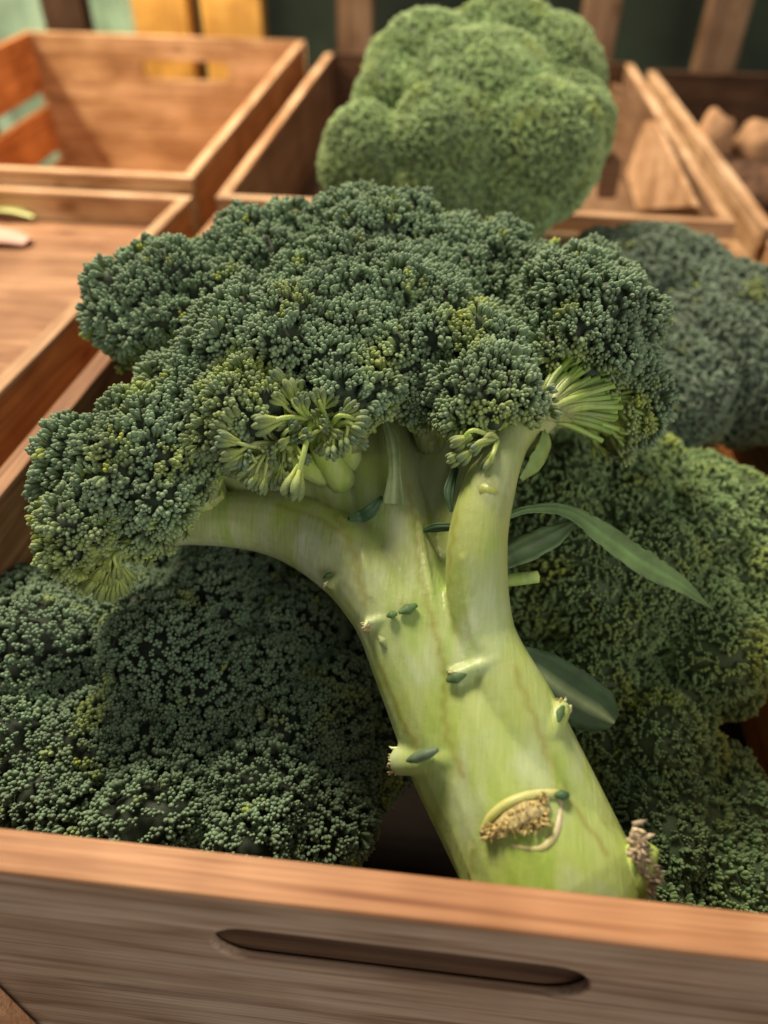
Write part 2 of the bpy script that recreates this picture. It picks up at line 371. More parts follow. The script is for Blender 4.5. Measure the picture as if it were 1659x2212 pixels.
class Floret:
    def __init__(s, c, r, node, g, lobe=.016, amp=.16, cut=-.15, tb=0.0, a2=1.0):
        s.fine = a2
        s.c = np.asarray(c, float); s.r = np.asarray(r if np.ndim(r) else (r,) * 3, float)
        s.node = np.asarray(node, float); s.up = _n(_n(s.c - s.node) - tb * A[:, 2] - .25 * tb * A[:, 1]); s.cut = cut; s.amp = amp; s.g = g
        R_ = s.r.mean(); s.R = R_
        k1 = max(6, int(12.6 * R_ * R_ / (lobe ** 2) * 1.15)); d = fib(k1, g) + g.normal(0, .45 / math.sqrt(k1), (k1, 3)); s.s1 = d / np.linalg.norm(d, axis=1, keepdims=True); s.a1 = 2.0 / math.sqrt(k1)
        s.h1 = g.uniform(-.35, .45, k1)
        l2 = lobe * .42; k2 = int(12.6 * R_ * R_ / (l2 ** 2)); d = fib(k2, g) + g.normal(0, .5 / math.sqrt(k2), (k2, 3)); s.s2 = d / np.linalg.norm(d, axis=1, keepdims=True); s.a2 = 2.0 / math.sqrt(k2)
        s.lobe = lobe
        s.h2 = g.uniform(-.4, .5, k2)
    def surf(s, d):
        """direction -> displaced point, normal, nearest lobe index, closeness to crease"""
        D = d @ s.s1.T; i1 = D.argmax(1); a = np.arccos(np.clip(D.max(1), -1, 1)) / (s.a1 * 1.1)
        D = d @ s.s2.T; i2 = D.argmax(1); b = np.arccos(np.clip(D.max(1), -1, 1)) / (s.a2 * 1.1)
        h = s.lobe * s.amp * (1.0 - a ** 2 * 1.3 + s.h1[i1]) + s.fine * s.lobe * .055 * (1 - b ** 2 * 1.6 + s.h2[i2])
        n = d / s.r; n /= np.linalg.norm(n, axis=1, keepdims=True)
        p = s.c + d * s.r + n * h[:, None]
        n = n + .55 * (d - s.s1[i1]) / s.a1 + .28 * (d - s.s2[i2]) / s.a2
        return p, n / np.linalg.norm(n, axis=1, keepdims=True), i1, a
    def inside(s, p, k=1.0):
        q = (p - s.c) / (s.r * k); l = np.linalg.norm(q, axis=1)
        up = (q / (l[:, None] + 1e-9)) @ s.up
        return (l < 1.0) & (up > s.cut - .05)

def broccoli_florets(root, florets, spacing, tmpl, nb, bud_r, g, holes=(), yellow=.02, tip=GREEN_TIP, face=None, jitter=.3, stalks=True, detail=(56, 34), blen=2.0, bw=1.62, rough=1.0, zones=(), mott=0.0, sink=.85, body=(.030, .060, .018), labels=None):
    tv, tq, tt = tmpl
    tz = tv[:, 2]
    rootloc = np.array(root.location)
    for fi, f in enumerate(florets):
        area = 12.57 * (f.r[0] * f.r[1] + f.r[1] * f.r[2] + f.r[0] * f.r[2]) / 3
        n = int(area / (spacing ** 2 * .86)); d = fib(n, g); d += g.normal(0, spacing / f.R * jitter, d.shape); d /= np.linalg.norm(d, axis=1, keepdims=True)
        up = d @ f.up
        wav = np.array([noise.noise(Vector(x * 2.3 + fi)) for x in d]) * .22
        keep = up > f.cut + wav
        d = d[keep]; up = up[keep]
        p, nn, i1, crease = f.surf(d)
        ok = np.ones(len(p), bool)
        for j, o in enumerate(florets):
            if j != fi: ok &= ~o.inside(p, .985 - f.amp * .45)
        for hc, hr in holes: ok &= np.linalg.norm(p - hc, axis=1) > hr * g.uniform(.75, 1.25, len(p))
        if face is not None: ok &= ((CAM - p) * nn).sum(1) / np.linalg.norm(CAM - p, axis=1) > face
        ok &= g.uniform(0, 1, len(p)) > .025
        p, nn, i1, crease, up, d = p[ok], nn[ok], i1[ok], crease[ok], up[ok], d[ok]
        if not len(p): continue
        M = len(p)
        # ragged heights in small waves
        hn = np.array([noise.noise(Vector(x * 330.0)) for x in p])
        p = p + nn * (hn * .5 * rough + g.normal(0, .22, M) * min(1, rough + .2))[:, None] * spacing * .8
        # pigment: blue green, with yellower bunches
        ln = np.array([noise.noise(Vector(x * 70.0 + 11.0)) for x in p]); l2 = np.array([noise.noise(Vector(x * 190.0 + 3.0)) for x in p])
        yf = np.clip(smooth(.34, .75, ln + .35 * l2) * .5 + (g.uniform(0, 1, M) < yellow) * g.uniform(.4, 1.0, M) + .35 * smooth(f.cut + .35, f.cut - .05, up), 0, 1)
        yf = np.clip(yf + mott * smooth(-.05, .4, ln) * g.uniform(.5, 1, M), 0, 1)
        for zc, zr in zones: yf = np.clip(yf + .75 * np.exp(-(np.linalg.norm(p - zc, axis=1) / zr) ** 2) * g.uniform(.3, 1.1, M), 0, 1)
        br = 1.0 + .30 * np.array([noise.noise(Vector(x * 110.0 + 31.0)) for x in p]) + g.normal(0, .10, M)
        mb = MB()
        fr = frames(nn + g.normal(0, .16, nn.shape))
        tw = g.uniform(0, 6.28, M)
        csz = g.uniform(.72, 1.28, M)
        for b in range(nb):
            m = np.ones(M, bool) if b < 3 else g.uniform(0, 1, M) < .75
            ang = tw + 2 * math.pi * b / max(nb - 1, 1) + g.normal(0, .25, M); rad = (0 if b == 0 else 1) * bud_r * csz * g.uniform(.75, 1.1, M)
            lx, ly = np.cos(ang) * rad, np.sin(ang) * rad
            org = p + fr[:, :, 0] * lx[:, None] + fr[:, :, 1] * ly[:, None]
            ax = fr[:, :, 2] + .28 * (fr[:, :, 0] * np.cos(ang)[:, None] + fr[:, :, 1] * np.sin(ang)[:, None]) * (b > 0) + g.normal(0, .08, (M, 3))
            lift = np.where(b == 0, .25, g.uniform(-.45, .1, M)) * bud_r
            org = org + fr[:, :, 2] * lift[:, None]
            s_ = bud_r * csz * g.uniform(.78, 1.12, M)
            sc = np.stack([s_ * bw, s_ * bw, s_ * blen * g.uniform(.8, 1.2, M)], 1)
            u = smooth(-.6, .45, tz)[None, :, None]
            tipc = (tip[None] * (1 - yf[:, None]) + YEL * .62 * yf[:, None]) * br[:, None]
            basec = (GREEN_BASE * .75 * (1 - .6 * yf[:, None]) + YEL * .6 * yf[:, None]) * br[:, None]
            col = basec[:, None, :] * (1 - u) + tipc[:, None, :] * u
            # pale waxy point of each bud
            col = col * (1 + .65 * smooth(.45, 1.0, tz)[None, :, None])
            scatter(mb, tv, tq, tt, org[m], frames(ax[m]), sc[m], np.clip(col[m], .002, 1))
        # body under the buds
        nu, nv = detail
        U, V = np.meshgrid(np.arange(nu), np.arange(nv))
        az = 2 * math.pi * U / nu; po = math.pi * V / (nv - 1)
        F_ = frames(f.up[None])[0]
        dd = (F_ @ np.stack([np.cos(az) * np.sin(po), np.sin(az) * np.sin(po), np.cos(po)], 0).reshape(3, -1)).T
        q, qn, _, _ = f.surf(dd)
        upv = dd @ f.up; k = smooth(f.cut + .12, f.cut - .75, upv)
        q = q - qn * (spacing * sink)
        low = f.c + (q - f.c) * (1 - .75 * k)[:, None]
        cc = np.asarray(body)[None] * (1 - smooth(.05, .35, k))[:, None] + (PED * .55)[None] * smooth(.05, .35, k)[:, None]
        i = np.arange(nu); qs = []
        for r_ in range(nv - 1): qs.append(np.stack([r_*nu + i, (r_+1)*nu + i, (r_+1)*nu + (i+1) % nu, r_*nu + (i+1) % nu], 1))
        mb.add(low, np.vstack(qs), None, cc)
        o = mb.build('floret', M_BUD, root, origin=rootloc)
        # flower stalks that carry the rim of the floret
        if stalks:
            ms = MB(); rim = np.where((up < f.cut + .42))[0]
            base = f.node + (f.c - f.node) * .55
            for L_ in np.unique(i1[rim]):
                ids = rim[i1[rim] == L_]
                if len(ids) < 2: continue
                cen = p[ids].mean(0); sub = base + (cen - base) * .58 + g.normal(0, .001, 3)
                ms_c = PED * g.uniform(.8, 1.1)
                tube(ms, [base - f.up * .003, base + (sub - base) * .5 + f.up * .001, sub], [.0040, .0032, .0022], 8, ms_c * .9, sub=3)
                for k_ in ids[:70]:
                    e = p[k_] - nn[k_] * bud_r * .4; mid = sub * .5 + e * .5 + g.normal(0, .0007, 3) - f.up * .0008
                    tube(ms, [sub, mid, e], [.0010, .0007, .0007], 5, ms_c, cap=False, sub=2, c2=ms_c * np.array([.7, .85, .6]))
            if ms.n: ms.build('flower_stalk', M_STALK, o)
            if ms.n: pass
            for ch in o.children: ch.location = -rootloc

def stalk_mesh(root, tubes, voxel, name='stalk', colfn=None, sm=6, wall=None):
    mb = MB()
    for pts, rad in tubes: tube(mb, pts, rad, 20, sub=6)
    me = mb.mesh('raw'); tmp = bpy.data.objects.new('tmp', me); COL.objects.link(tmp)
    m = tmp.modifiers.new('r', 'REMESH'); m.mode = 'VOXEL'; m.voxel_size = voxel; m.use_smooth_shade = True
    s = tmp.modifiers.new('s', 'SMOOTH'); s.factor = .5; s.iterations = sm
    dg = bpy.context.evaluated_depsgraph_get(); out = bpy.data.meshes.new_from_object(tmp.evaluated_get(dg))
    bpy.data.objects.remove(tmp)
    n = len(out.vertices); co = np.zeros(n * 3); out.vertices.foreach_get('co', co); co = co.reshape(-1, 3)
    if wall is not None: co[:, 1] = np.maximum(co[:, 1], wall)
    for a in list(out.color_attributes): out.color_attributes.remove(a)
    ca = out.color_attributes.new('pigment', 'FLOAT_COLOR', 'POINT')
    c = colfn(co) if colfn else np.tile(PED, (n, 1))
    ca.data.foreach_set('color', np.concatenate([c, np.ones((n, 1))], 1).astype(np.float32).ravel())
    bvh = BVHTree.FromPolygons([tuple(v) for v in co], [tuple(p.vertices) for p in out.polygons])
    loc = np.array(root.location); out.vertices.foreach_set('co', (co - loc).astype(np.float32).ravel()); out.update()
    out.name = name; out.materials.clear(); out.materials.append(M_STALK)
    for p in out.polygons: p.use_smooth = True
    o = bpy.data.objects.new(name, out); COL.objects.link(o); o.parent = root
    return o, bvh
#@MAIN
# ---------- the main broccoli, leaning over the front of the crate
g = np.random.default_rng(3)
main = empty('broccoli', tuple(P(1205, 2010, .172)))
tag(main, 'large broccoli with thick pale green cut stalk lying on top of the other heads', 'broccoli', 'broccoli heads in the crate')
base = [P(1217, 1950, .1735), P(1190, 1900, .174), P(1100, 1720, .182), P(1000, 1500, .193)]
tubes = [
    (base + [P(960, 1400, .200), P(930, 1290, .208)], [.0200, .0205, .0186, .0160, .0140, .012]),
    # left limb
    ([P(1130, 1900, .176), P(1000, 1640, .186), P(910, 1440, .1925), P(840, 1310, .197), P(740, 1200, .206), P(590, 1130, .216), P(400, 1125, .217), P(290, 1165, .211)],
     [.0135, .0138, .0125, .0108, .0108, .0095, .0072, .006]),
    # centre left limb
    ([P(930, 1460, .200), P(820, 1240, .210), P(735, 1080, .223), P(670, 960, .228), P(620, 860, .225)],
     [.0110, .0105, .0110, .0100, .008]),
    # centre limb
    ([P(1130, 1800, .176), P(1000, 1480, .189), P(885, 1270, .200), P(850, 1120, .212), P(815, 960, .226), P(780, 820, .234)],
     [.0120, .0112, .0100, .0112, .0115, .009]),
    # centre right limb, farther back
    ([P(1000, 1450, .202), P(945, 1230, .211), P(935, 1060, .222), P(950, 900, .232), P(960, 760, .240)], [.011, .0100, .0105, .0105, .008]),
    # right limb, nearest the camera
    ([P(1250, 1860, .174), P(1120, 1560, .182), P(1045, 1370, .187), P(1030, 1190, .188), P(1058, 1050, .191), P(1100, 960, .194), P(1150, 895, .199), P(1225, 810, .214)],
     [.0125, .0110, .0080, .0078, .0068, .0050, .0038, .0032]),
    ([P(1050, 1060, .193), P(1065, 960, .197), P(1060, 860, .206)], [.0062, .0052, .0045]),
    ([P(1100, 960, .195), P(1150, 925, .199), P(1215, 870, .208)], [.0045, .0040, .0035]),
    ([P(770, 1140, .222), P(640, 1060, .226), P(520, 1000, .223), P(430, 920, .228)], [.0105, .0105, .009, .007]),
    # back limbs
    ([P(980, 1400, .203), P(860, 1200, .215), P(700, 1000, .232), P(560, 800, .245)], [.012, .011, .010, .008]),
    ([P(980, 1400, .203), P(1000, 1150, .212), P(1060, 900, .230), P(1150, 720, .245)], [.011, .010, .009, .007]),
]
axis_a, axis_b = P(1195, 1960, .174), P(930, 1250, .205)
def main_col(co):
    ax = axis_b - axis_a; t = ((co - axis_a) @ ax) / ax.dot(ax)
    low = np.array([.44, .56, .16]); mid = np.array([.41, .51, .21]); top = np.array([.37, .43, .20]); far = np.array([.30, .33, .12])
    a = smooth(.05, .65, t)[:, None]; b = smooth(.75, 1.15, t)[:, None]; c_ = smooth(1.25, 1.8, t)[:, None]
    c = low * (1 - a) + mid * a; c = c * (1 - b) + top * b; c = c * (1 - c_) + far * c_  # upper limbs turn darker olive, shade under the crown put into the colour
    nz = np.array([noise.noise(Vector(x * 60.0)) for x in co])[:, None]; n2 = np.array([noise.noise(Vector(x * 130.0 + 7)) for x in co])[:, None]
    blo = smooth(.10, .35, nz + .3 * n2) * .35
    c = c * (1 - blo) + np.array([.52, .60, .38]) * blo           # waxy bloom
    ye = smooth(.15, .4, -nz + .2 * n2) * .35
    return c * (1 - ye) + np.array([.44, .53, .11]) * ye
stk, SB = stalk_mesh(main, tubes, .0012, colfn=None, sm=2)
def hit(x, y, lift=0.0):
    d = Vector(P(x, y, 1.0) - CAM).normalized()
    h = SB.ray_cast(Vector(CAM), d)
    if h[0] is None:
        return P(x, y, .185), -np.array(d)
    n = np.array(h[1]); n = n if n.dot(np.array(d)) < 0 else -n
    return np.array(h[0]) + n * lift, n
def ridge(pts, rad, lift=0.0):
    return ([hit(x, y, lift)[0] for x, y in pts], rad)
def spur(x0, y0, x1, y1, r0, r1, out):
    a, na = hit(x0, y0, -r0 * .8); b, nb_ = hit(x1, y1, out); return ([a, (a + b) / 2 + (na + nb_) * .2 * out, b], [r0, (r0 + r1) * .52, r1])
spurs = [spur(975, 1640, 858, 1645, .0036, .0034, .0016), spur(1085, 1418, 978, 1464, .0016, .0019, .0006), spur(880, 1322, 795, 1348, .0013, .0015, .0009),
         spur(1190, 1590, 1207, 1528, .0024, .0022, .0012), spur(765, 1225, 712, 1262, .0013, .0016, .0004)]
tubes += spurs
tubes += [ridge([(965, 1468), (958, 1530), (968, 1600), (1005, 1680), (1030, 1740)], [.0011, .0009, .0010, .0009, .0006], -.0008),
          ridge([(1108, 1440), (1150, 1540), (1185, 1640), (1235, 1740), (1318, 1850)], [.0012, .0010, .0012, .0012, .0008], -.0008),
          ridge([(1018, 1830), (1018, 1880), (1032, 1930)], [.0008, .0010, .0009], -.0003),
          ridge([(840, 1300), (880, 1420), (930, 1560), (960, 1640)], [.0012, .0010, .0009, .0006], -.0009),
          ridge([(905, 1130), (930, 1280), (955, 1400)], [.0012, .0014, .0010], -.0006),
          ridge([(770, 1120), (785, 1200), (800, 1290)], [.0014, .0014, .0010], -.0006),
          ridge([(1000, 1200), (1010, 1300), (1030, 1400)], [.0012, .0012, .0010], -.0006)]
seams = [[(700, 1075), (735, 1130), (762, 1190), (778, 1260), (790, 1310)], [(880, 1050), (893, 1110), (905, 1180), (912, 1260), (945, 1380), (962, 1460), (958, 1530), (968, 1600), (1005, 1680)],
         [(985, 1110), (972, 1200), (968, 1290), (985, 1370)], [(1108, 1440), (1150, 1540), (1185, 1640), (1235, 1740), (1318, 1850)], [(820, 1440), (870, 1560), (905, 1620)], [(1020, 1830), (1018, 1900)], [(600, 1090), (690, 1120), (750, 1160)]]
SP = []
for L_ in seams:
    for (x0, y0), (x1, y1) in zip(L_[:-1], L_[1:]):
        for k_ in range(14):
            u = k_ / 14; SP.append(hit(x0 + (x1 - x0) * u + 3 * math.sin(k_ * .9), y0 + (y1 - y0) * u)[0])
SP = np.array(SP); base_col = main_col
def main_col(co):
    c = base_col(co); dm = np.full(len(co), 1.0)
    for i in range(0, len(SP), 40): dm = np.minimum(dm, np.sqrt(((co[:, None, :] - SP[None, i:i+40]) ** 2).sum(2)).min(1))
    k = (np.exp(-(dm / .0008) ** 2) * .6 + np.exp(-(dm / .003) ** 2) * .14)[:, None]
    return c * (1 - k) + np.array([.30, .29, .07]) * k
bpy.data.objects.remove(stk)
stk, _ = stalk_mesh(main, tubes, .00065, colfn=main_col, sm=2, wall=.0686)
bpy_holes = [(P(660, 945, .190), .0135), (P(590, 1000, .192), .008), (P(740, 900, .192), .007), (P(1245, 880, .207), .0125), (P(1180, 850, .203), .006), (P(1090, 960, .19), .006)]
def FL(x, y, d, r, nx, ny, nd, cut=-.3, tb=.9, **k): return Floret(P(x, y, d), r, P(nx, ny, nd), g, cut=cut, tb=tb, **{'amp': .24, **k})
fl = [
    FL(630, 800, .222, (0.0310, 0.0270, 0.0230), 720, 1050, .212),
    FL(890, 770, .229, (0.0270, 0.0270, 0.0210), 880, 1050, .214),
    FL(1245, 725, .227, (.0220, .0250, .0215), 1120, 980, .200, cut=-.35, tb=.9),
    FL(1320, 850, .234, (.0145, .0195, .0190), 1160, 900, .205, cut=-.35, tb=.5, lobe=.013),
    FL(810, 600, .260, (0.0370, 0.0290, 0.0240), 860, 1000, .230),
    FL(590, 620, .258, (0.0290, 0.0270, 0.0220), 720, 1000, .235),
    FL(395, 675, .246, (.0270, .0240, .0190), 560, 1000, .228),
    FL(312, 1040, .216, (.0250, .0215, .0230), 480, 1130, .210, cut=-.35),
    FL(1010, 620, .258, (0.0270, 0.0270, 0.0190), 1000, 950, .235),
    FL(1220, 690, .250, (0.0255, 0.0270, 0.0190), 1120, 950, .225),
    FL(780, 720, .238, (0.0370, 0.0310, 0.0250), 850, 1100, .220),
    FL(485, 885, .226, (0.0230, 0.0250, 0.0190), 600, 1080, .214),
    FL(1048, 880, .2045, (.0150, .0168, .0145), 1085, 1040, .196, lobe=.012, cut=-.15),
    FL(1040, 800, .218, (.0150, .0168, .0145), 1085, 1000, .200, lobe=.012),
    FL(400, 1030, .214, (0.0123, 0.0150, 0.0123), 520, 1130, .212, lobe=.012),
    FL(930, 855, .216, (0.0103, 0.0128, 0.0108), 930, 1050, .214, lobe=.010),
    FL(740, 840, .207, (0.0150, 0.0150, 0.0103), 770, 1060, .208, lobe=.012),
    FL(205, 1140, .208, (0.0123, 0.0150, 0.0143), 380, 1130, .212, lobe=.012, cut=-.2, tb=.5),
    FL(530, 900, .205, (0.0140, 0.0150, 0.0138), 620, 1060, .208, lobe=.012),
]
broccoli_florets(main, fl, .00228, BUD_HI, 5, .00082, g, holes=bpy_holes, face=-.55, rough=.5, blen=2.4, sink=.75, body=GREEN_TIP * .33, detail=(110, 70), yellow=.012, zones=[(P(x, y, d), r) for x, y, d, r in ((570, 850, .195, .009), (820, 780, .20, .006), (1060, 910, .192, .009), (1240, 780, .20, .006), (200, 1230, .2, .012), (300, 850, .21, .008), (130, 1150, .2, .008), (470, 920, .195, .007), (1010, 740, .2, .005), (240, 980, .195, .006))])

# loose long-stalked buds hanging from the broken bunch at the front
hb = MB(); hs = MB(); HB = [MB(), MB(), MB()]; HS = [MB(), MB(), MB()]
HB[0] = hb; HS[0] = hs
def curve_to(a, b, bend, r0, r1, c, seg=7):
    m = (a + b) / 2 + bend; tube(hs, [a, m, b], [r0, (r0 + r1) / 2, r1], seg, c, cap=True, sub=5)
def bud_at(p, ax, size, nlob=5, yel=.0):
    fr = frames(ax[None])
    tv, tq, tt = BUD_HI; tz = tv[:, 2]
    for b in range(nlob):
        ang = 6.28 * b / nlob; rad = 0 if b == 0 else size * .62
        org = p + fr[0, :, 0] * math.cos(ang) * rad + fr[0, :, 1] * math.sin(ang) * rad - (0 if b == 0 else 1) * _n(ax) * size * .25
        u = smooth(-.3, .6, tz)[None, :, None]
        cb = np.array([.40, .50, .13]); ct = GREEN_TIP * 1.15 * (1 - yel) + YEL * .6 * yel
        col = cb * (1 - u) + ct * u
        a2 = _n(ax) + .25 * (fr[0, :, 0] * math.cos(ang) + fr[0, :, 1] * math.sin(ang)) * (b > 0)
        scatter(hb, tv, tq, tt, org[None], frames(a2[None]), np.array([[size * .95, size * .95, size * 1.7]]), col)
nodes_ = [(P(672, 905, .1955), 9), (P(610, 960, .1965), 10), (P(715, 925, .197), 8), (P(545, 960, .197), 6), (P(1075, 950, .189), 5), (P(262, 1190, .2005), 5)]
tube(hs, [P(740, 1040, .214), P(700, 980, .205), P(672, 905, .1955)], [.0045, .0034, .0028], 9, PED, sub=4)
tube(hs, [P(700, 1020, .214), P(650, 1000, .205), P(610, 960, .1965)], [.0045, .0032, .0026], 9, PED, sub=4)
tube(hs, [P(760, 1000, .216), P(745, 960, .207), P(715, 925, .197)], [.0042, .003, .0022], 9, PED, sub=4)
tube(hs, [P(640, 1010, .214), P(590, 990, .205), P(545, 960, .197)], [.004, .003, .0022], 9, PED, sub=4)
tube(HS[2], [P(350, 1148, .213), P(300, 1168, .207), P(262, 1190, .2005)], [.0042, .0040, .0026], 10, PED, sub=4)
ends = [  # node
    *[(5, x, y, d, r_) for x, y, d, r_ in ((150, 1200, .199, .0012), (165, 1225, .198, .0012), (180, 1245, .198, .0011), (200, 1265, .198, .0012), (222, 1280, .198, .0012), (245, 1282, .199, .0011), (262, 1270, .200, .0011), (275, 1245, .201, .0012), (150, 1170, .198, .0012), (190, 1215, .196, .0011), (215, 1240, .196, .0011), (240, 1250, .197, .0010), (170, 1190, .196, .0012), (205, 1190, .195, .0011), (230, 1215, .195, .0010), (140, 1140, .199, .0012), (185, 1160, .196, .0012), (255, 1235, .196, .0010))],
    #, x, y, depth, size
    (0, 640, 1045, .187, .0019), (0, 625, 845, .191, .0014), (0, 655, 870, .188, .0012), (0, 600, 820, .193, .0013), (0, 575, 915, .188, .0016),
    (1, 568, 1048, .190, .0011), (1, 545, 1040, .189, .0010), (1, 525, 1025, .190, .0010), (1, 590, 1040, .192, .0010), (1, 500, 985, .188, .0014), (1, 490, 950, .187, .0013), (1, 605, 1035, .190, .0009), (1, 515, 1005, .190, .0012),
    (2, 718, 975, .189, .0011), (2, 745, 955, .190, .0011), (2, 775, 905, .191, .0013), (2, 770, 925, .190, .0011), (2, 760, 945, .191, .0010), (2, 735, 970, .192, .0010), (2, 690, 860, .189, .0012), (2, 755, 880, .191, .0011),
    (3, 480, 965, .190, .0013), (3, 475, 925, .189, .0012), (3, 505, 900, .189, .0014), (3, 530, 1000, .190, .0012), (3, 470, 945, .192, .0011),
    (4, 1055, 1000, .186, .0011), (4, 995, 955, .187, .0012), (4, 1005, 985, .187, .0011), (4, 985, 990, .188, .0011), (4, 1030, 965, .186, .0010),
]
for k, x, y, d, s_ in ends:
    hb, hs = {4: (HB[1], HS[1]), 5: (HB[2], HS[2])}.get(k, (HB[0], HS[0]))
    a = nodes_[k][0]; b = P(x, y, d); bend = np.array([0, -.0008, .0016]) + g.normal(0, .0006, 3)
    bend = bend * 1.6; curve_to(a, b, bend, .00075, s_ * .36, PED * g.uniform(.9, 1.15)); bud_at(b, b - (a + b) / 2 - bend * .6, s_ * 1.5, yel=g.uniform(0, .4) + .5 * (k == 5))
hb, hs = HB[0], HS[0]
for _ in range(60):
    k = g.integers(0, 4); a = nodes_[k][0]; v = A @ np.array([g.normal(0, 1), g.normal(-.1, .9), -abs(g.normal(.5, .5))]); v = _n(v) * g.uniform(.006, .0115)
    b = a + v; curve_to(a, b, g.normal(0, .0014, 3), .00065, .0005, PED * g.uniform(.8, 1.1), 6); bud_at(b, v, g.uniform(.0010, .0016), 4, yel=g.uniform(0, .5))
lb = empty('placeholder'); bpy.data.objects.remove(lb)
fan = MB(); fn = P(1160, 900, .1985)
for i_ in range(46):
    u = i_ / 45.0; th = -1.25 + 1.75 * u + g.normal(0, .04); L_ = 130 * g.uniform(.75, 1.15) + 35 * math.cos(th + .2)
    e = P(1165 + L_ * math.cos(th), 895 + L_ * math.sin(th) * .72 - 8, .2055 + g.uniform(-.0015, .003)); m_ = fn * .5 + e * .5 + A @ np.array([g.normal(0, .0005), -.0012, .0012])
    cc = PED * g.uniform(.75, 1.15); tube(fan, [fn + g.normal(0, .0008, 3), m_, e], [.0016, .0010, .0008], 6, cc, sub=4, c2=cc * np.array([.6, .8, .5]))
fan.build('flower_stalk', M_STALK, main, origin=main.location)
for b_, s_ in zip(HB, HS):
    o2 = s_.build('flower_stalk', M_STALK, main, origin=main.location); o1 = b_.build('bud_cluster', M_BUD, o2, origin=(0, 0, 0)); o1.location = -Vector(main.location)

# ---- things on the stalk: stubs, scars, small leaves
C_PALE = np.array([.60, .68, .36]); C_BROWN = np.array([.46, .36, .18]); C_DG = np.array([.035, .085, .035])
def ribbon(mb, pts, width, thick, nrm, c, ser=0.0, rows=6, sub=8, cup=.15, mid=None):
    pts = np.asarray(pts, float); n = len(pts)
    p = np.vstack([2*pts[0]-pts[1], pts, 2*pts[-1]-pts[-2]]); o = []; wd = []
    for i in range(1, n):
        for k in range(sub):
            u = k / sub; o.append(.5 * ((2*p[i]) + (-p[i-1]+p[i+1])*u + (2*p[i-1]-5*p[i]+4*p[i+1]-p[i+2])*u*u + (-p[i-1]+3*p[i]-3*p[i+1]+p[i+2])*u**3)); wd.append(width[i-1]*(1-u)+width[i]*u)
    o.append(pts[-1]); wd.append(width[-1]); o = np.array(o); wd = np.array(wd); m = len(o)
    T = np.gradient(o, axis=0); T /= np.linalg.norm(T, axis=1, keepdims=True)
    nr = np.asarray(nrm, float); nr = np.tile(nr, (m, 1)) if nr.ndim == 1 else nr
    s = np.cross(T, nr); s /= np.linalg.norm(s, axis=1, keepdims=True); nn = np.cross(s, T)
    V = []; C = []
    for side in (1, -1):
        for i in range(m):
            for j in range(rows + 1):
                u = j / rows * 2 - 1; e = wd[i] * (1 + (ser * g.uniform(-1, 1) if j in (0, rows) else 0))
                th = thick * (1 - .75 * abs(u)); rib = (.0004 * thick / .0006) * math.exp(-(u / .12) ** 2)
                V.append(o[i] + s[i] * u * e + nn[i] * (cup * wd[i] * (abs(u) ** 1.5) + side * (th / 2 + rib)))
                cc = np.asarray(c, float)
                if mid is not None: k = math.exp(-(u / .10) ** 2); cc = cc * (1 - k) + np.asarray(mid) * k
                C.append(cc)
    q = []; R_ = rows + 1; H = m * R_
    for i in range(m - 1):
        for j in range(rows):
            a = i * R_ + j; q.append((a, a + 1, a + R_ + 1, a + R_)); q.append((H + a, H + a + R_, H + a + R_ + 1, H + a + 1))
        q.append((i*R_, (i+1)*R_, H + (i+1)*R_, H + i*R_)); q.append((i*R_ + rows, H + i*R_ + rows, H + (i+1)*R_ + rows, (i+1)*R_ + rows))
    mb.add(np.array(V), np.array(q), None, np.array(C))
def part(mb, name, mat, label=None):
    o = mb.build(name, mat, main, origin=main.location)
    if label: o['label'] = label
    return o
TOCAM = -A[:, 2]
# long serrated leaf curling to the right
mb = MB(); ribbon(mb, [P(1085, 1118, .197), P(1150, 1100, .199), P(1230, 1108, .203), P(1310, 1165, .206), P(1400, 1225, .208), P(1470, 1265, .210), P(1532, 1312, .213)],
       [.0009, .0012, .0022, .0040, .0042, .0028, .0003], .0006, TOCAM + A @ np.array([.2, -.5, 0]), (.13, .22, .08), ser=.13, sub=10, cup=.25, mid=(.16, .30, .10)); part(mb, 'leaf', M_LEAF, 'long narrow green leaf with toothed edge')
mb = MB(); ribbon(mb, [P(1080, 1215, .203), P(1130, 1190, .206), P(1190, 1160, .208), P(1240, 1130, .212)], [.0030, .0042, .0038, .0008], .0006, TOCAM + A @ np.array([-.3, -.6, 0]), (.16, .25, .11), ser=.05, mid=(.25, .34, .2)); part(mb, 'leaf', M_LEAF, 'short grey green leaf')
mb = MB(); ribbon(mb, [P(1090, 1400, .200), P(1160, 1450, .204), P(1230, 1500, .206), P(1290, 1535, .207), P(1325, 1560, .208)], [.0020, .0068, .0078, .0066, .0025], .0006, TOCAM, (.045, .105, .034), ser=.04, mid=(.40, .52, .24)); part(mb, 'leaf', M_LEAF, 'dark green leaf with pale midrib')
# small leaf on the front between the centre limbs
mb = MB(); ribbon(mb, [hit(850, 1090, .0005)[0], P(852, 1020, .2010), P(848, 960, .206), P(832, 905, .212)], [.0030, .0016, .0021, .0012], .0007, TOCAM, (.22, .30, .12), ser=.05, cup=.5, mid=(.4, .48, .25)); part(mb, 'leaf', M_LEAF, 'narrow upright leaf')
mb = MB(); a, n_ = hit(830, 1090, .0006); ribbon(mb, [hit(752, 1124, .0006)[0], hit(780, 1122, .0008)[0], hit(805, 1105, .0008)[0], hit(826, 1075, .0007)[0]], [.0006, .0017, .0018, .0004], .0006, TOCAM, C_DG * 1.3, cup=.3); part(mb, 'leaf', M_LEAF)
mb = MB(); ribbon(mb, [P(975, 1105, .1965), P(970, 1060, .198), P(985, 1010, .202)], [.0005, .0015, .0008], .0006, TOCAM, C_DG * 1.2, cup=.3); part(mb, 'leaf', M_LEAF)
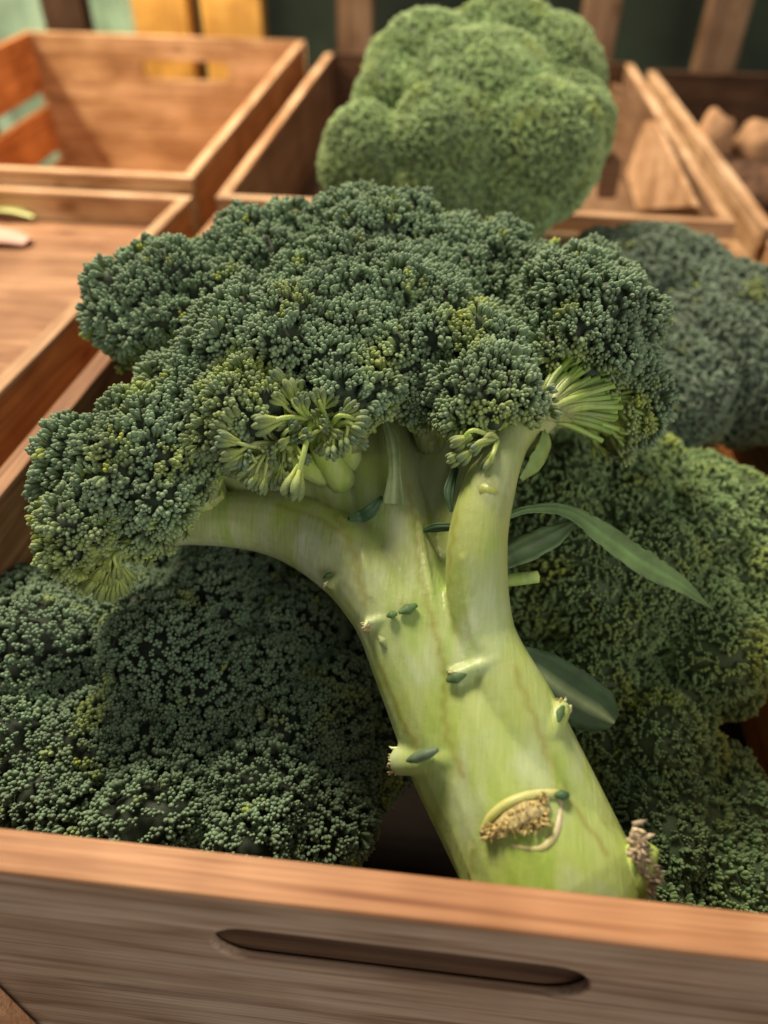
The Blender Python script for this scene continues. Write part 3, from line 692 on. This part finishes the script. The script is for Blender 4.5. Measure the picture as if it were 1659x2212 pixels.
mb = MB(); ribbon(mb, [P(912, 1148, .2005), P(940, 1140, .198), P(975, 1138, .196)], [.0003, .0013, .0011], .0008, TOCAM, C_DG * 1.1, cup=.3); part(mb, 'leaf', M_LEAF)
mb = MB(); ribbon(mb, [P(1125, 1035, .193), P(1155, 1000, .193), P(1178, 950, .195), P(1170, 925, .197)], [.0008, .0026, .0024, .0006], .0006, TOCAM + A @ np.array([.9, 0, 0]), (.22, .34, .09), ser=.15, cup=.1); part(mb, 'leaf', M_LEAF)
def frays(sp, n, fdir=None, rr=.0030):
    pts, rad = sp; b = pts[-1]; ax = _n(b - pts[0]) if fdir is None else _n(A @ np.array([*fdir, -.3])); r1 = rad[-1]
    f = MB(); fr_ = frames(ax[None])[0]
    for _ in range(n):
        th, q_ = g.uniform(0, 6.28), r1 * math.sqrt(g.uniform(.1, .9)); q = b + (fr_[:, 0] * math.cos(th) + fr_[:, 1] * math.sin(th)) * q_
        v = _n(ax + g.normal(0, .5, 3)) * g.uniform(.0006, rr)
        tube(f, [q - ax * .001, q + v * .5 + g.normal(0, .0002, 3), q + v], [.0005, .00035, .0001], 5, (C_BROWN if g.uniform() < .6 else C_PALE) * g.uniform(.7, 1.3), cap=True)
    return part(f, 'frayed_end', M_SCAR)
def slip(pts, r=.0014, lift=.0006, c=None):
    m_ = MB(); q = [hit(x, y, lift)[0] for x, y in pts]; tube(m_, q, [r * .3] + [r] * (len(q) - 2) + [r * .4], 10, C_DG * np.array([2.0, 1.7, 1.3]) if c is None else c, sub=6, flat=.7)
    return part(m_, 'leaf_slip', M_LEAF)
frays(spurs[0], 34, rr=.0024); frays(spurs[1], 8, rr=.0010); frays(spurs[2], 16, rr=.0016); frays(spurs[3], 26, fdir=(.3, -1), rr=.0018); frays(spurs[4], 8, rr=.0012)
slip([(900, 1634), (915, 1630), (935, 1624), (955, 1616)], .0019, .0030, np.array([.10, .16, .09]))
slip([(965, 1472), (985, 1465), (1012, 1452)], .0019, .0016); slip([(838, 1332), (848, 1330), (858, 1328)], .0014, .0014); slip([(862, 1326), (878, 1320), (897, 1311)], .0016, .0012)
slip([(1190, 1565), (1193, 1548), (1197, 1535)], .0011, .0028); slip([(706, 1245), (716, 1241), (726, 1238)], .0010, .0012)
slip([(815, 1372), (828, 1385), (836, 1400)], .0016, -.0004, np.array([.26, .33, .13]))
mb = MB(); tube(mb, [P(1050, 1258, .196), P(1110, 1252, .1935), P(1163, 1246, .192)], [.0016, .0017, .0016], 12, np.array([.42, .56, .20]), sub=4); o = part(mb, 'petiole_stub', M_STALK, 'round cut stub pointing right')
# round scar on the right limb
a, n_ = hit(1066, 1062, .0002); mb = MB(); tube(mb, [a - n_ * .003, a - n_ * .0014, a - n_ * .0009], [.0036, .0036, .0036], 16, np.array([.34, .40, .11]), flat=.8); part(mb, 'leaf_scar', M_STALK)
# the big torn scar near the foot of the stalk
mb = MB(); ring = [(1040, 1800), (1060, 1765), (1100, 1735), (1150, 1718), (1205, 1715), (1212, 1745), (1200, 1800), (1170, 1832), (1120, 1830), (1075, 1818), (1040, 1800)]
mb2 = MB(); tube(mb, [hit(x, y, .0002)[0] for x, y in ring[:5]], [.0005, .0010, .0012, .0011, .0010], 9, C_PALE * np.array([.95, .85, .62]), sub=4)
tube(mb, [hit(x, y, -.0006)[0] for x, y in ring[4:]], [.0012, .0007, .0011, .0010, .0008, .0005, .0004], 9, np.array([.66, .60, .36]), sub=4)
sc = part(mb, 'leaf_scar', M_STALK, 'broad torn leaf scar')
f = MB()
cen = hit(1130, 1775, 0)[0]
tube(f, [hit(1058, 1795, .0000)[0], hit(1100, 1772, .0004)[0], hit(1140, 1752, .0006)[0], hit(1175, 1742, .0004)[0]], [.0010, .0026, .0028, .0016], 12, C_BROWN * np.array([1.0, 1.1, 1.0]), sub=6, flat=.6)
for _ in range(260):
    u, v = g.uniform(0, 1), g.uniform(0, 1); x = 1052 + 130 * u; y = 1800 - 55 * u + (v - .45) * (18 + 50 * u)
    p, n_ = hit(x, y, .0008); dd = _n(n_ * .7 + A @ np.array([g.normal(-.1, .5), g.normal(.3, .5), 0])) * g.uniform(.0009, .0024)
    tube(f, [p - n_ * .0008, p + dd * .5, p + dd + g.normal(0, .0003, 3)], [.0004, .00032, .0001], 5, C_BROWN * g.uniform(.7, 1.75) * np.array([1, 1.02, .85]))
fo = f.build('frayed_end', M_SCAR, sc); fo.location = -Vector(main.location)
s_ = MB(); tube(s_, [hit(1196, 1722, .001)[0], hit(1208, 1722, .0014)[0], hit(1220, 1721, .001)[0]], [.0005, .0012, .0008], 10, C_DG * 1.5, sub=4); so = s_.build('leaf_slip', M_LEAF, sc); so.location = -Vector(main.location)
# cut stub at the right edge with dried brown top
mb = MB(); tube(mb, [P(1338, 1955, .172), P(1352, 1925, .1665), P(1376, 1870, .164), P(1392, 1825, .166)], [.0050, .0048, .0042, .0034], 14, C_PALE * np.array([.95, 1.05, .6]), sub=5, flat=.7)
st = part(mb, 'petiole_stub', M_STALK, 'fat stub with dried brown ragged top'); f = MB()
for _ in range(200):
    u = g.uniform(0, 1); p = P(1372 + 30 * u + g.normal(0, 7), 1822 + 85 * u + g.normal(0, 14), .1625 + g.uniform(-.0015, .002))
    dd = A @ np.array([g.normal(.7, .6), g.normal(-.1, .6), g.normal(-.3, .5)]); dd = _n(dd) * g.uniform(.0010, .0030)
    tube(f, [p - dd * .3, p + dd * .4, p + dd + g.normal(0, .0003, 3)], [.0007, .00055, .0001], 5, np.array([.50, .41, .28]) * g.uniform(.6, 1.5))
fo = f.build('frayed_end', M_SCAR, st); fo.location = -Vector(main.location)

# ---------- the other heads
def head(label, lobes, node, spacing, tmpl, nb, bud_r, seed, tip=GREEN_TIP, yellow=.02, lobe=.016, amp=.16, stalk=None, face=-.45, blen=2.0, mott=0.0, fine=1.0, core=None):
    g2 = np.random.default_rng(seed)
    root = empty('broccoli', tuple(P(*node))); tag(root, label, 'broccoli', 'broccoli heads in the crate')
    fs = [Floret(P(x, y, d), r, P(*node), g2, lobe=lobe, amp=amp, cut=c, a2=fine) for (x, y, d, r, c) in lobes]
    broccoli_florets(root, fs, spacing, tmpl, nb, bud_r, g2, mott=mott, rough=.35 if nb < 4 else .5, jitter=.5 if nb < 4 else .3, sink=.45 if nb < 4 else 2.2, body=tip * (.50 if nb < 4 else .22), yellow=yellow, tip=tip, face=face, stalks=False, detail=(48, 30) if nb < 4 else (110, 70), blen=blen)
    c = sum(f.c for f in fs) / len(fs)
    n0 = P(*node); ax = n0 - c; tb = [([c, n0, n0 + _n(ax) * .02], [.018, .014, .014])]
    for f in fs: tb.append(([n0 + _n(ax) * .012, f.c * .5 + n0 * .5, f.c], [.010, .010, f.R * .45]))
    stalk_mesh(root, tb, .002, sm=4)
    return root
head('dark green broccoli head under the left limb of the top broccoli, against the front board',
     [(430, 1470, .256, (.045, .040, .032), -.1), (190, 1620, .236, (.030, .034, .026), -.1), (110, 1430, .254, (.034, .034, .026), -.1), (450, 1660, .232, (.030, .030, .024), -.1),
      (640, 1560, .245, (.030, .034, .026), -.1), (620, 1720, .222, (.0215, .024, .020), -.1), (330, 1790, .212, (.0185, .02, .018), -.2), (520, 1800, .214, (.022, .022, .020), -.2), (420, 1330, .270, (.042, .035, .026), -.1), (640, 1400, .268, (.034, .034, .026), -.1),
      (60, 1600, .240, (.020, .03, .022), -.1), (740, 1600, .250, (.016, .028, .022), -.1)],
     (420, 1640, .32), .00195, BUD_MID, 5, .00078, 21, tip=GREEN_TIP * np.array([.94, .95, 1.0]), lobe=.033, amp=.26, yellow=.006)
head('broad green broccoli head right of the thick stalk, behind the long leaf',
     [(1310, 1230, .285, (.045, .045, .034), -.1), (1460, 1180, .290, (.034, .04, .030), -.1), (1500, 1330, .272, (.0250, .034, .022), -.1), (1250, 1420, .268, (.030, .034, .022), -.1), (1180, 1120, .288, (.030, .034, .026), -.1),
      (1370, 1080, .300, (.034, .034, .022), -.1), (1380, 1570, .250, (.0210, .024, .018), -.2)],
     (1340, 1330, .35), .0019, BUD_LO, 3, .00080, 22, tip=GREEN_TIP * np.array([1.3, 1.32, .95]), lobe=.030, amp=.20, yellow=.01, mott=.40, fine=.6)
head('small dark broccoli head at the lower right, beside the cut foot of the thick stalk',
     [(1400, 1790, .238, (.0200, .026, .020), -.2), (1545, 1760, .246, (.0155, .024, .0165), -.2), (1480, 1900, .228, (.018, .022, .017), -.2), (1560, 1880, .232, (.011, .022, .014), -.2), (1380, 1930, .226, (.016, .022, .018), -.2)],
     (1470, 1800, .30), .0019, BUD_LO, 3, .00080, 23, tip=GREEN_TIP * np.array([1.05, 1.12, .9]), lobe=.018, amp=.22, yellow=.01, mott=.2)
head('dusky grey green broccoli head behind the right end of the top broccoli',
     [(1380, 640, .362, (.045, .040, .030), -.1), (1500, 760, .345, (.044, .040, .030), -.1), (1270, 720, .350, (.040, .036, .028), -.1), (1560, 700, .352, (.028, .034, .026), -.1), (1420, 840, .328, (.030, .034, .026), -.1), (1590, 830, .335, (.023, .030, .024), -.1)],
     (1440, 800, .42), .0020, BUD_LO, 3, .00078, 24, tip=GREEN_TIP * np.array([1.1, 1.0, 1.25]), lobe=.03, amp=.06, yellow=.004)
head('rounded bright green broccoli head propped upright at the back of the crate',
     [(1025, 262, .380, (.0480, .0500, .040), -.5), (935, 180, .385, (.0350, .035, .030), -.5), (1085, 122, .388, (.031, .028, .026), -.5), (1190, 178, .385, (.0255, .030, .028), -.5), (1152, 330, .352, (.0315, .029, .030), -.6),
      (970, 300, .347, (.0255, .024, .022), -.6), (805, 345, .366, (.0245, .027, .025), -.6), (1095, 435, .356, (.0235, .018, .020), -.6), (945, 425, .354, (.023, .018, .018), -.6), (865, 240, .376, (.0235, .028, .025), -.5), (1218, 290, .378, (.0215, .032, .028), -.5), (1080, 195, .355, (.024, .021, .018), -.5)],
     (1010, 440, .44), .0018, BUD_LO, 3, .00074, 25, fine=.25, tip=GREEN_TIP * np.array([2.05, 1.9, 1.45]), mott=.22, lobe=.036, amp=.05, yellow=.01)

# ------------------------------------------------------------------ the back of the stall
def thing_board(name, label, cat, mat, x0, x1, y0, y1, z0, z1, axis='z', group=None):
    return tag(board(name, None, mat, x0, x1, y0, y1, z0, z1, axis=axis, bevel=.003), label, cat, group)
def at_y(x, y, Y):
    """point on the vertical plane Y = const seen at photo position x, y"""
    d = A @ np.array([(x - CX) / F_PX, (y - CY) / F_PX, 1.0]); return CAM + d * (Y / d[1])
gp = 'upright posts of the rack behind the crates'
for (x, wd, lb, mt) in ((770, 62, 'brown upright post just left of the upright broccoli head', W_SHADE), (1292, 60, 'brown upright post just right of the upright broccoli head', W_SHADE), (1560, 66, 'brown upright post at the top right corner', W_SHADE)):
    a = at_y(x, 60, 1.0); s = wd / F_PX * 1.05
    thing_board('rack_post', lb, 'post', mt, a[0] - s / 2, a[0] + s / 2, .985, 1.01, -.4, .5, group=gp)
for (x, wd, lb) in ((372, 92, 'yellow orange upright board behind the slotted back left crate'), (520, 100, 'orange upright board between the dark gap and the dark cloth'),):
    a = at_y(x, 40, 1.0); s = wd / F_PX * 1.1
    thing_board('rack_board', lb, 'board', W_YEL, a[0] - s / 2, a[0] + s / 2, .96, .985, -.4, .5)
a = at_y(150, 40, 1.0); thing_board('rack_post', 'dark brown upright post above the corner of the back left crate', 'post', W_DARK, a[0] - .025, a[0] + .025, .985, 1.01, -.4, .5, group=gp)
M_CLOTH = plain('dark_green_cloth', (.012, .022, .012), rough=.95, var=.5, scale=12.0)
M_MINT = plain('pale_green_film', (.58, .85, .60), rough=.5, var=.5, scale=9.0)
def drape(name, label, mat, x0, x1, z0, z1, Y, amp, fr):
    mb = MB(); nx, nz = 60, 10
    X, Z = np.meshgrid(np.linspace(x0, x1, nx), np.linspace(z0, z1, nz)); V = []
    for s_ in (0, .004):
        V.append(np.stack([X.ravel(), (Y + s_ + amp * np.sin(X * fr) + amp * .5 * np.sin(X * fr * 2.3 + Z * 4)).ravel(), Z.ravel()], 1))
    q = []
    for i in range(nz - 1):
        for j in range(nx - 1):
            a_ = i * nx + j; q.append((a_, a_ + 1, a_ + nx + 1, a_ + nx)); H = nx * nz; q.append((H + a_, H + a_ + nx, H + a_ + nx + 1, H + a_ + 1))
    mb.add(np.vstack(V), np.array(q)); return tag(mb.build(name, mat), label, 'cloth')
drape('backdrop_cloth', 'dark green cloth hanging behind the rack', M_CLOTH, -1.6, 1.6, -.6, .7, 1.30, .02, 18)
a0 = at_y(170, 40, 1.15); a1 = at_y(300, 40, 1.15)
drape('plastic_film', 'pale mint green film hanging between the corner post and the yellow board', M_MINT, a0[0], a1[0], -.4, .6, 1.15, .01, 60)
a0 = at_y(-80, 40, 1.15); a1 = at_y(85, 40, 1.15)
drape('plastic_film', 'pale mint green film hanging at the top left corner', M_MINT, a0[0], a1[0], -.4, .6, 1.15, .01, 60)

# potatoes and roots in the back right crate
M_POT = plain('potato_skin', (.42, .24, .12), rough=.8, var=.3, scale=70.0, bump=.001)
M_ROOT = plain('brown_root_skin', (.12, .06, .03), rough=.9, var=.5, scale=90.0, bump=.002)
def lump(name, label, cat, c, r, mat, seed, group=None):
    mb = MB(); nu, nv = 24, 14; V = []
    for i in range(nv):
        for j in range(nu):
            ph = math.pi * i / (nv - 1); th = 2 * math.pi * j / nu
            d = np.array([math.cos(th) * math.sin(ph), math.sin(th) * math.sin(ph), math.cos(ph)])
            V.append(d * np.asarray(r) * (1 + .22 * noise.noise(Vector(d * 1.6 + seed))))
    q = [(i*nu + j, (i+1)*nu + j, (i+1)*nu + (j+1) % nu, i*nu + (j+1) % nu) for i in range(nv - 1) for j in range(nu)]
    mb.add(V, q); o = mb.build(name, mat); o.location = tuple(c); return tag(o, label, cat, group)
lump('potato', 'pale potato standing upright beside the thin divider in the back right crate', 'potato', P(1535, 320, .60), (.016, .018, .030), M_POT, 3, 'potatoes in the back right crate')
lump('potato', 'pale potato at the right edge of the picture in the back right crate', 'potato', P(1640, 315, .60), (.020, .022, .018), M_POT, 9, 'potatoes in the back right crate')
k = 0
RL = ['brown earthy root below the upright potato, upper left of the root heap', 'brown earthy root at the right of the heap, just under the edge potato', 'brown earthy root lying against the pale crate side at the left of the heap', 'brown earthy root at the bottom of the heap', 'brown earthy root wedged between the two potatoes', 'brown earthy root cut off by the right edge of the picture']
for (x, y, d) in ((1600, 395, .58), (1650, 380, .60), (1560, 380, .60), (1630, 430, .57), (1590, 350, .63), (1670, 410, .57)):
    k += 1; lump('root_vegetable', RL[k - 1], 'root', P(x, y, d), (.020, .018, .015), M_ROOT, 20 + k * 3, 'brown roots in the back right crate')
# scraps on the floor of the empty left crate
M_PEEL = plain('pink_peel', (.72, .42, .32), rough=.6, var=.2, scale=30.0)
def at_z(x, y, Z):
    d = A @ np.array([(x - CX) / F_PX, (y - CY) / F_PX, 1.0]); return CAM + d * ((Z - CAM[2]) / d[2])
a = at_z(30, 518, -.016); mb = MB(); ribbon(mb, [a + np.array([-.045, 0, .0015]), a + np.array([-.025, .004, .004]), a + np.array([-.005, 0, .004]), a + np.array([.012, -.004, .0015])], [.004, .010, .011, .005], .0015, np.array([0, 0, 1.]), (1, 1, 1), cup=-.2)
tag(mb.build('peel_scrap', M_PEEL), 'pinkish scrap of peel on the brown floor of the empty left crate', 'peel')
a = at_z(20, 470, -.016); mb = MB(); ribbon(mb, [a + np.array([-.02, 0, .002]), a + np.array([0, .002, .004]), a + np.array([.018, -.002, .0015])], [.002, .006, .001], .001, np.array([0, 0, 1.]), (.55, .62, .25), cup=.2)
tag(mb.build('leaf_scrap', M_LEAF), 'small yellow green leaf scrap lying above the pink peel', 'leaf scrap')

# slanting brace nailed on the lower left of the front crate
import bmesh as _bm
bm = _bm.new(); pl = [at_y(x, y, .0592) for x, y in ((-140, 1990), (0, 2130), (82, 2212), (210, 2350), (60, 2480), (-330, 2200))]
f0 = [bm.verts.new(p) for p in pl]; f1 = [bm.verts.new(p + np.array([0, -.004, 0])) for p in pl]; nn_ = len(pl)
bm.faces.new(f0); bm.faces.new(f1[::-1])
for i in range(nn_): bm.faces.new((f0[(i+1) % nn_], f0[i], f1[i], f1[(i+1) % nn_]))
_bm.ops.recalc_face_normals(bm, faces=bm.faces); _bm.ops.bevel(bm, geom=bm.edges[:], offset=.0004, segments=2, affect='EDGES')
me = bpy.data.meshes.new('corner_brace'); bm.to_mesh(me); bm.free(); me.materials.append(W_TOP)
o = bpy.data.objects.new('corner_brace', me); COL.objects.link(o); o.parent = cr; o.location = -cr.location

def at_x(x, y, X):
    d = A @ np.array([(x - CX) / F_PX, (y - CY) / F_PX, 1.0]); return CAM + d * (X / d[0])
def slab(name, label, pts, off, mat):
    bm = _bm.new(); f0 = [bm.verts.new(p) for p in pts]; f1 = [bm.verts.new(p + np.asarray(off)) for p in pts]; n = len(pts)
    bm.faces.new(f0); bm.faces.new(f1[::-1])
    for i in range(n): bm.faces.new((f0[(i+1) % n], f0[i], f1[i], f1[(i+1) % n]))
    _bm.ops.recalc_face_normals(bm, faces=bm.faces); _bm.ops.bevel(bm, geom=bm.edges[:], offset=.0008, segments=2, affect='EDGES')
    me = bpy.data.meshes.new(name); bm.to_mesh(me); bm.free(); me.materials.append(mat)
    c = sum(pts) / n; me.transform(Matrix.Translation(-Vector(c))); o = bpy.data.objects.new(name, me); COL.objects.link(o); o.location = c
    return tag(o, label, 'wood offcut', 'loose wood pieces in the crate behind')
slab('wood_offcut', 'pale slab standing for the lit part of the crate side, right of the upright broccoli', [at_x(x, y, .150) for x, y in ((1402, 262), (1424, 262), (1515, 448), (1385, 455), (1362, 375))], (-.004, 0, 0), W_PALE)  # added pale slab, lit part of the crate side put into its colour
slab('wood_offcut', 'narrow pale upright offcut close to the right edge of the upright broccoli', [at_y(x, y, .62) for x, y in ((1322, 180), (1346, 190), (1350, 300), (1325, 300))], (0, .006, 0), W_WARM)
slab('wood_offcut', 'low brown offcut at the foot of the narrow pale one', [at_y(x, y, .56) for x, y in ((1300, 300), (1345, 350), (1330, 430), (1290, 430))], (0, .006, 0), W_SHADE)
